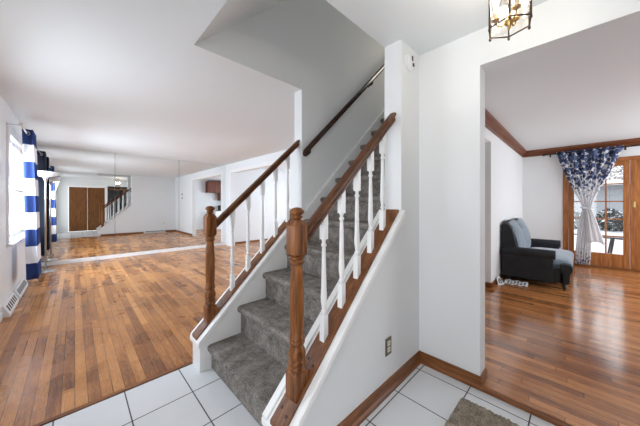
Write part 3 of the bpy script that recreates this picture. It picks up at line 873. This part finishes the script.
# curtain rod and curtains on the window wall
RX, RZ = -0.455, 2.19
rod = thing('curtain_rod', 'slim metal curtain rod and brackets over the living room window', 'curtain rod', (RX, 5.9, RZ))
MB().tube([(RX, 4.60, RZ), (RX, 7.30, RZ)], 0.009, 10).build('rod', NICKEL, rod)
MB().lathe([(0.010, 0), (0.017, 0.01), (0.017, 0.035), (0.006, 0.045)], (RX, 4.56, RZ), 12, 'Y').build('finial', NICKEL, rod)
for y in (4.70, 7.24):
    B(XL, XL + 0.006, y - 0.014, y + 0.014, RZ - 0.05, RZ + 0.03).tube([(XL, y, RZ + 0.012), (RX, y, RZ + 0.012)], 0.006, 8).build('bracket', NICKEL, rod)


def gathered(name, label, y0, y1, zb, zt, folds, depth, mat, xc=RX, lean=0.0):
    root = thing(name, label, 'curtain', (xc, (y0 + y1) / 2, zb))
    def fn(u, v):
        y = y0 + (y1 - y0) * u
        a = 2 * PI * folds * u
        spread = 1 + 0.12 * (1 - v)
        return (xc + lean * (1 - v) + depth * math.cos(a) * spread, (y0 + y1) / 2 + (y - (y0 + y1) / 2) * spread + 0.02 * math.sin(2 * a), zb + (zt - zb) * v)
    c = MB().grid(fn, folds * 16, 24).build('cloth', mat, root, solid=0.004)
    for k in range(folds * 2):
        u = (k + 0.5) / (folds * 2)
        y = y0 + (y1 - y0) * u
        ring = []
        for i in range(13):
            t = 2 * PI * i / 12
            ring.append((xc + 0.022 * math.cos(t), y, RZ + 0.022 * math.sin(t)))
        MB().tube(ring, 0.005, 6, up=(0, 1, 0)).build('grommet', NICKEL, root)
    return root


gathered('striped_curtain', 'navy and white striped grommet curtain gathered beside the window', 5.07, 5.45, 0.25, 2.245, 3, 0.050, STRIPE, xc=-0.450, lean=0.045)
gathered('navy_curtain', 'dark navy curtain behind the floor lamp, in the mirror corner', 7.0, 7.28, 0.28, 2.245, 2, 0.055, NAVY)

# torchiere lamp
tx, ty = -0.385, 6.86
fl = thing('floor_lamp', 'slender grey torchiere lamp with a white bowl by the mirror', 'floor lamp', (tx, ty, 0))
MB().lathe([(0.125, 0), (0.125, 0.015), (0.10, 0.026), (0.03, 0.035), (0.018, 0.05)], (tx, ty, 0), 28).build('base', NICKEL, fl)
MB().lathe([(0.013, 0), (0.013, 1.30), (0.019, 1.305), (0.019, 1.33), (0.012, 1.335), (0.012, 1.61), (0.03, 1.67), (0.045, 1.705)], (tx, ty, 0.045), 16).build('pole', NICKEL, fl)
MB().lathe([(0.04, 0), (0.10, 0.018), (0.155, 0.06), (0.17, 0.10), (0.164, 0.10), (0.15, 0.064), (0.095, 0.026), (0.03, 0.008)], (tx, ty, 1.745), 32).build('lamp_bowl', WPLAST, fl)

# ------------------------------------------------------------------ kitchen glimpsed in the mirror
def cabinet(label, x0, x1, z0, z1, doors, d=0.33, mat=CABW):
    y = YWO + 0.0205
    r = thing('kitchen_cabinet', label, 'cabinet', ((x0 + x1) / 2, y, z0), 'kitchen cabinets seen in the mirror')
    B(x0, x1, y, y + d, z0, z1).build('body', mat, r, bevel=0.003)
    w = (x1 - x0) / doors
    for i in range(doors):
        a, b = x0 + i * w + 0.008, x0 + (i + 1) * w - 0.008
        do = B(a, b, y + d, y + d + 0.018, z0 + 0.01, z1 - 0.01).build('door', mat, r, bevel=0.003)
        B(a + 0.05, b - 0.05, y + d + 0.016, y + d + 0.024, z0 + 0.07, z1 - 0.07).build('raised_panel', mat, do, bevel=0.006)
        MB().lathe([(0.006, 0), (0.012, 0.014), (0.002, 0.022)], (b - 0.025, y + d + 0.018, z0 + 0.08), 10, 'Y').build('knob', BRASS, do)


cabinet('short brown kitchen wall cabinet, seen in the mirror', 4.64, 5.22, 1.80, 2.37, 2)
cabinet('taller brown kitchen wall cabinet next to the short one, seen in the mirror', 5.23, 5.85, 1.42, 2.37, 2)
cabinet('white kitchen base cabinet under the wall cabinets, seen in the mirror', 4.9, 6.40, 0.0, 0.90, 4, 0.58, TRIMW)
mw = thing('microwave_oven', 'black countertop microwave under the brown cabinets, seen in the mirror', 'microwave', (5.5, YWO + 0.3, 0.902))
B(5.24, 5.76, YWO + 0.08, YWO + 0.46, 0.902, 1.18).build('body', BLACK, mw, bevel=0.006)
B(5.25, 5.62, YWO + 0.46, YWO + 0.475, 0.915, 1.165).build('door', DARK, mw, bevel=0.004)

# ------------------------------------------------------------------ sitting room: loveseat
sf = thing('loveseat', 'charcoal velvet loveseat with slate blue back and seat, against the white wall', 'loveseat', (5.8, 0.5, 0.022))
x0, x1, yb, yf = 4.91, 6.48, 0.876, 0.09
# base
MB().box(x0 + 0.03, x1 - 0.03, yf + 0.05, yb - 0.02, 0.125, 0.30).build('base', CHAR, sf, bevel=0.02, seg=3)
# front rail with rounded top
fr_pts = [(yf + 0.10, 0.13), (yf + 0.0, 0.13), (yf - 0.005, 0.26), (yf - 0.03, 0.31), (yf - 0.032, 0.36), (yf - 0.01, 0.395), (yf + 0.05, 0.40), (yf + 0.10, 0.39)]
MB().prism(fr_pts, 'X', x0 + 0.03, x1 - 0.03, True).build('front_rail', CHAR, sf, bevel=0.008)
# seat cushion
def rounded(mb, xa, xb, ya, yb_, za, zb_, crown=0.03):
    def fn(u, v):
        x = xa + (xb - xa) * u; y = ya + (yb_ - ya) * v
        e = max(0.0, 1 - (2 * u - 1) ** 8) * max(0.0, 1 - (2 * v - 1) ** 8)
        return (x, y, za + (zb_ - za - crown) * e ** 0.5 + crown * math.sin(PI * u) ** 0.5 * math.sin(PI * v) ** 0.5)
    mb.grid(fn, 28, 20)
    mb.box(xa + 0.002, xb - 0.002, ya + 0.002, yb_ - 0.002, za - 0.06, za + 0.004)
    return mb
rounded(MB(), x0 + 0.13, x1 - 0.13, yf - 0.03, yb - 0.20, 0.37, 0.465).build('seat_cushion', SLATE, sf, recalc=False)
# camel back: a dark shell and two slate blue cushions leaning on it
def hump(u): return 0.94 + 0.045 * abs(math.sin(2 * PI * u)) ** 0.7
bk = MB()
nn = 32
def shell(u, v):
    x = x0 + 0.045 + (x1 - x0 - 0.09) * u
    top = hump(u)
    prof = [(yb, 0.15), (yb + 0.005, 0.6), (yb + 0.0, top - 0.05), (yb - 0.03, top), (yb - 0.085, top - 0.012), (yb - 0.13, top - 0.08), (yb - 0.18, 0.66), (yb - 0.20, 0.42), (yb - 0.20, 0.15)]
    t = v * (len(prof) - 1); k = min(int(t), len(prof) - 2); f = t - k
    return (x, prof[k][0] * (1 - f) + prof[k + 1][0] * f, prof[k][1] * (1 - f) + prof[k + 1][1] * f)
bk.grid(shell, nn, 24)
for u in (0, 1):
    pts = [shell(u, j / 24) for j in range(25)]
    bk.add(pts, [tuple(range(25))])
bk.build('backrest', CHAR, sf)
for a, b in ((x0 + 0.115, (x0 + x1) / 2 - 0.005), ((x0 + x1) / 2 + 0.005, x1 - 0.115)):
    def cush(u, v, a=a, b=b):
        x = a + (b - a) * u
        uu = (x - x0 - 0.02) / (x1 - x0 - 0.04)
        top = hump(uu) - 0.008
        z = 0.42 + (top - 0.42) * v
        y = yb - 0.205 + 0.135 * v ** 2.2
        puff = 0.045 * max(0, math.sin(PI * u)) ** 0.5 * max(0, math.sin(PI * min(1, v * 0.9 + 0.05))) ** 0.5
        return (x, y - puff, z)
    MB().grid(cush, 20, 20).build('back_cushion', SLATE, sf, solid=0.02)
# arms
for xa, sg in ((x0, 1), (x1, -1)):
    ar = MB()
    w = 0.15
    # slab
    ar.box(*sorted((xa + sg * 0.02, xa + sg * 0.13)), 0.255, yb - 0.01, 0.11, 0.50)
    am = ar.build('arm', CHAR, sf, bevel=0.015, seg=3)
    rl = MB().lathe([(0.02, 0.0), (0.06, 0.0), (0.068, 0.012), (0.068, 0.63), (0.06, 0.645), (0.02, 0.648)], (xa + sg * 0.065, 0.235, 0.512), 24, 'Y')
    rl.build('arm_roll', CHAR, am)
for lx in (x0 + 0.065, x1 - 0.065):
    for ly in (yf + 0.055, yb - 0.08):
        MB().lathe([(0.012, 0.0), (0.016, 0.008), (0.013, 0.02), (0.028, 0.045), (0.032, 0.06), (0.022, 0.072), (0.018, 0.08), (0.034, 0.09), (0.034, 0.112)], (lx, ly, 0.022), 16).build('leg', LEGW, sf)

# printed papers on the floor by the loveseat
pb = thing('paper_packet', 'small white packet with a black pattern leaning at the foot of the wall', 'packet', (4.69, 0.80, 0.022))
MB().add([(4.60, 0.85, 0.022), (4.74, 0.80, 0.022), (4.74, 0.868, 0.13), (4.61, 0.878, 0.13), (4.61, 0.862, 0.022), (4.75, 0.812, 0.022), (4.75, 0.873, 0.13), (4.62, 0.881, 0.13)],
         [(0, 1, 2, 3), (7, 6, 5, 4), (0, 4, 5, 1), (1, 5, 6, 2), (2, 6, 7, 3), (3, 7, 4, 0)]).build('packet_body', PAPER, pb)
ink = MB()
P0, PU, PV = Vector((4.60, 0.85, 0.022)), Vector((0.14, -0.05, 0)), Vector((0.005, 0.045, 0.108))
nrm = PU.cross(PV).normalized()
if nrm.y > 0: nrm = -nrm
for (u, v, w, h) in ((0.3, 0.2, 0.14, 0.6), (0.52, 0.45, 0.12, 0.4), (0.7, 0.15, 0.1, 0.5), (0.45, 0.15, 0.2, 0.12)):
    q = [P0 + PU * a + PV * b + nrm * d for d in (0.0012, -0.001) for a, b in ((u, v), (u + w, v), (u + w, v + h), (u, v + h))]
    ink.add(q, [(0, 1, 2, 3), (7, 6, 5, 4), (0, 4, 5, 1), (1, 5, 6, 2), (2, 6, 7, 3), (3, 7, 4, 0)])
ink.build('printed_pattern', DARK, pb)
pp = thing('paper_sheet', 'crumpled white printed paper lying on the floor under the loveseat arm', 'paper', (4.95, 0.70, 0.022))
def crum(u, v):
    return (4.75 + 0.13 * v + 0.02 * u, 0.81 - 0.28 * u, 0.026 + 0.035 * v + 0.014 * math.sin(9 * u + 3 * v) ** 2)
MB().grid(crum, 16, 8).build('paper', PAPER, pp, solid=0.002)
ik = MB()
for k in range(6):
    u0 = 0.12 + 0.14 * k
    for v0, dv in ((0.15, 0.22), (0.50, 0.3)):
        q = [Vector(crum(u, v)) + Vector((-0.0022, 0, 0.003)) for u, v in ((u0, v0), (u0 + 0.07, v0), (u0 + 0.09, v0 + dv), (u0 + 0.02, v0 + dv))]
        q += [p + Vector((0.001, 0, -0.002)) for p in q]
        ik.add(q, [(0, 1, 2, 3), (7, 6, 5, 4), (0, 4, 5, 1), (1, 5, 6, 2), (2, 6, 7, 3), (3, 7, 4, 0)])
ik.build('printed_mark', DARK, pp)

# ------------------------------------------------------------------ glazed doors
fz0, fz1 = 0.03, 2.09
cas = MB()
cas.box(XD - 0.018, XD, 0.155, 0.235, 0.022, 2.11).box(XD - 0.018, XD, -1.62, 0.235, 2.06, 2.13)
cas.box(XD - 0.005, XD + 0.10, 0.15, 0.175, 0.022, 2.09).box(XD - 0.005, XD + 0.10, -1.62, 0.175, 2.065, 2.09)
struct('trim_9', cas, DOORW, 'brown wooden casing of the glazed doors', 'trim', bevel=0.004)
struct('trim_10', B(XD - 0.02, XD + 0.12, -1.62, 0.175, 0.015, 0.045), BASEWY, 'wooden threshold of the glazed doors', 'trim')


def glazed_door(name, label, ya, yb_, cols, rows, stile, handle_y=None):
    xa, xb = XD + 0.015, XD + 0.06
    d = MB()
    zb0, zt0 = 0.30, 1.97
    d.box(xa, xb, ya, ya + stile, 0.046, 2.065).box(xa, xb, yb_ - stile, yb_, 0.046, 2.065)
    d.box(xa, xb, ya + stile, yb_ - stile, 0.046, zb0).box(xa, xb, ya + stile, yb_ - stile, zt0, 2.065)
    r = struct(name, d, DOORW, label, 'door', bevel=0.003)
    g0, g1 = ya + stile, yb_ - stile
    mu = MB()
    for i in range(1, cols):
        c = g0 + (g1 - g0) * i / cols; mu.box(xa + 0.008, xb - 0.008, c - 0.011, c + 0.011, zb0, zt0)
    for j in range(1, rows):
        c = zb0 + (zt0 - zb0) * j / rows; mu.box(xa + 0.010, xb - 0.010, g0, g1, c - 0.011, c + 0.011)
    mu.build('muntins', DOORW, r)
    B(xa + 0.021, xa + 0.025, g0, g1, zb0, zt0).build('door_glass', GLASS, r)
    if handle_y is not None:
        B(xa - 0.008, xa, handle_y - 0.016, handle_y + 0.016, 1.19, 1.30).build('lock_plate', BRASS, r, bevel=0.004)
    return r


glazed_door('door_3', 'brown framed glazed door behind the floral curtain, closed', -0.655, 0.148, 3, 5, 0.078)
glazed_door('door_4', 'second brown framed glazed door with a brass lock plate on its wide stile', -1.62, -0.66, 3, 5, 0.17, -0.70)

# rod and floral curtain
rd = thing('curtain_rod', 'black iron curtain rod with a knobbed end above the glazed doors', 'curtain rod', (7.20, -0.3, 2.30))
MB().tube([(7.20, 0.50, 2.298), (7.20, -1.6, 2.298)], 0.011, 10).build('rod', BLACK, rd)
MB().lathe([(0.010, 0), (0.018, 0.008), (0.022, 0.025), (0.018, 0.042), (0.002, 0.05)], (7.20, 0.50, 2.298), 12, 'Y').build('finial', BLACK, rd)
for y in (0.43, -0.60):
    MB().box(XD - 0.006, XD, y - 0.012, y + 0.012, 2.255, 2.33).tube([(XD, y, 2.285), (7.2, y, 2.285)], 0.006, 8).build('bracket', BLACK, rd)

fc = thing('floral_curtain', 'white curtain with navy flowers, knotted in the middle of the glazed door', 'curtain', (7.20, -0.12, 0.06))
def lerp_tab(tab, t):
    for (a, va), (b, vb) in zip(tab, tab[1:]):
        if t <= b: 
            f = (t - a) / (b - a); return [p * (1 - f) + q * f for p, q in zip(va, vb)]
    return tab[-1][1]
# z -> left edge y, right edge y, fold depth
tab = [(0.06, (0.055, -0.150, 0.030)), (0.35, (0.045, -0.165, 0.035)), (0.75, (0.02, -0.175, 0.04)), (1.05, (-0.025, -0.175, 0.035)), (1.17, (-0.05, -0.165, 0.03)),
       (1.30, (-0.015, -0.195, 0.035)), (1.55, (0.085, -0.285, 0.04)), (1.85, (0.195, -0.41, 0.04)), (2.10, (0.275, -0.50, 0.035)), (2.33, (0.335, -0.575, 0.022))]
def cur(u, v):
    z = 0.06 + 2.27 * v
    l, r, d = lerp_tab(tab, z)
    y = l + (r - l) * u
    return (7.20 + d * math.sin(2 * PI * 6 * u + 0.6) , y, z)
MB().grid(cur, 96, 60).build('cloth', FLORAL, fc, solid=0.003)
def flap(u, v):
    z = 0.47 + 0.70 * v
    l = -0.09 - 0.02 * (1 - v); r = -0.155 - 0.19 * (1 - v) ** 0.8
    return (7.135 + 0.02 * math.sin(2 * PI * 3 * u), l + (r - l) * u, z + 0.06 * (1 - v) * math.sin(PI * u))
MB().grid(flap, 48, 24).build('loose_end', FLORAL, fc, solid=0.003)
MB().tube([(7.20 + 0.05 * math.cos(t), -0.107 + 0.068 * math.sin(t), 1.165 + 0.02 * math.sin(t)) for t in [2 * PI * i / 20 for i in range(21)]], 0.022, 10).build('knot', FLORAL, fc)

# ------------------------------------------------------------------ outdoors, beyond the glass
struct('ground', B(XD + 0.14, 40, -25, 20, -0.25, -0.12), SNOW, 'snow covered ground outside the glazed doors', 'ground')
sb = MB()
def bank(u, v):
    x = 9.6 + 3.0 * u
    return (x, -6 + 10 * v, -0.13 + 0.66 * math.sin(PI * min(1, u * 1.0)) ** 0.8 * (0.92 + 0.08 * math.sin(11 * v + 2 * u)))
sb.grid(bank, 20, 40)
o = struct('terrain', sb, SNOW, 'low snow bank outside the glazed doors', 'snow bank')
o['kind'] = 'structure'
gh = thing('garage', 'grey sided garage with a snowy shingled roof outside the glazed doors', 'garage', (15.6, -1, -0.12))
g_ = MB().box(15.0, 18.5, -8, 6, -0.12, 2.1)
for k in range(9): g_.box(14.985, 15.0, -8, 6, -0.05 + k * 0.235, 0.165 + k * 0.235)
g_.build('wall', SIDING, gh)
MB().prism([(14.55, 1.98), (14.55, 2.13), (17.0, 3.6), (19.2, 2.1), (19.0, 2.0), (17.0, 3.4), (14.9, 2.05)], 'Y', -8.3, 6.3).build('roof', SHINGLE, gh)
MB().box(14.48, 14.56, -8.3, 6.3, 1.97, 2.14).build('gutter', TRIMW, gh)
def shrub(x, y, z, r, label, seed):
    rnd = random.Random(seed)
    m_ = MB()
    for k in range(800):
        a, b = rnd.uniform(0, 2 * PI), math.acos(rnd.uniform(-0.4, 1))
        q = r * rnd.uniform(0.55, 1.0)
        c = Vector((x + q * math.sin(b) * math.cos(a), y + 0.74 * q * math.sin(b) * math.sin(a), z + r * 0.42 + 0.95 * q * math.cos(b)))
        s = rnd.uniform(0.035, 0.08)
        d = Vector((rnd.uniform(-1, 1), rnd.uniform(-1, 1), rnd.uniform(-.4, 1))).normalized()
        e = d.cross(Vector((rnd.uniform(-1, 1), rnd.uniform(-1, 1), rnd.uniform(-1, 1)))).normalized()
        f = d.cross(e)
        m_.add([c - d * s, c + e * s * .5, c + d * s, c - e * s * .5, c + f * s * 0.3], [(0, 1, 4), (1, 2, 4), (2, 3, 4), (3, 0, 4), (0, 3, 2, 1)])
    m_.lathe([(0.03, -0.12), (0.025, r * 0.6)], (x, y, z), 8)
    return tag(m_.build('snowy_shrub', SHRUBM, recalc=False), label, 'shrub', 'snowy shrubs outside the glazed doors')
for k, (yy, rr) in enumerate(((0.95, 0.46), (0.16, 0.44), (-0.64, 0.47), (-1.44, 0.45), (-2.24, 0.45), (-3.04, 0.45))):
    shrub(11.2, yy, 0.46, rr, ('dark snow dusted shrub outside, behind the knotted curtain', 'dark snow dusted shrub outside, just clear of the curtain knot', 'dark snow dusted shrub outside, through the middle panes',
                               'dark snow dusted shrub outside, through the panes near the lock plate', 'dark snow dusted shrub outside the second door leaf', 'dark snow dusted shrub outside, furthest along the second door leaf')[k], k)
pt = thing('patio_table', 'dark round patio table topped with snow outside the glazed doors', 'table', (8.75, -0.75, -0.12))
MB().lathe([(0.02, 0), (0.55, 0), (0.56, 0.015), (0.55, 0.03), (0.02, 0.03)], (8.75, -0.75, 0.50), 32).build('table_top', DARK, pt)
MB().lathe([(0.52, 0), (0.5, 0.03), (0.3, 0.05), (0.01, 0.055)], (8.75, -0.75, 0.529), 32).build('snow_cover', SNOW, pt)
for k in range(4):
    a = PI / 4 + k * PI / 2
    MB().tube([(8.75 + 0.42 * math.cos(a), -0.75 + 0.42 * math.sin(a), -0.12), (8.75 + 0.3 * math.cos(a), -0.75 + 0.3 * math.sin(a), 0.505)], 0.018, 8).build('leg', DARK, pt)

for o in bpy.data.objects:
    if '_w' in o: del o['_w']
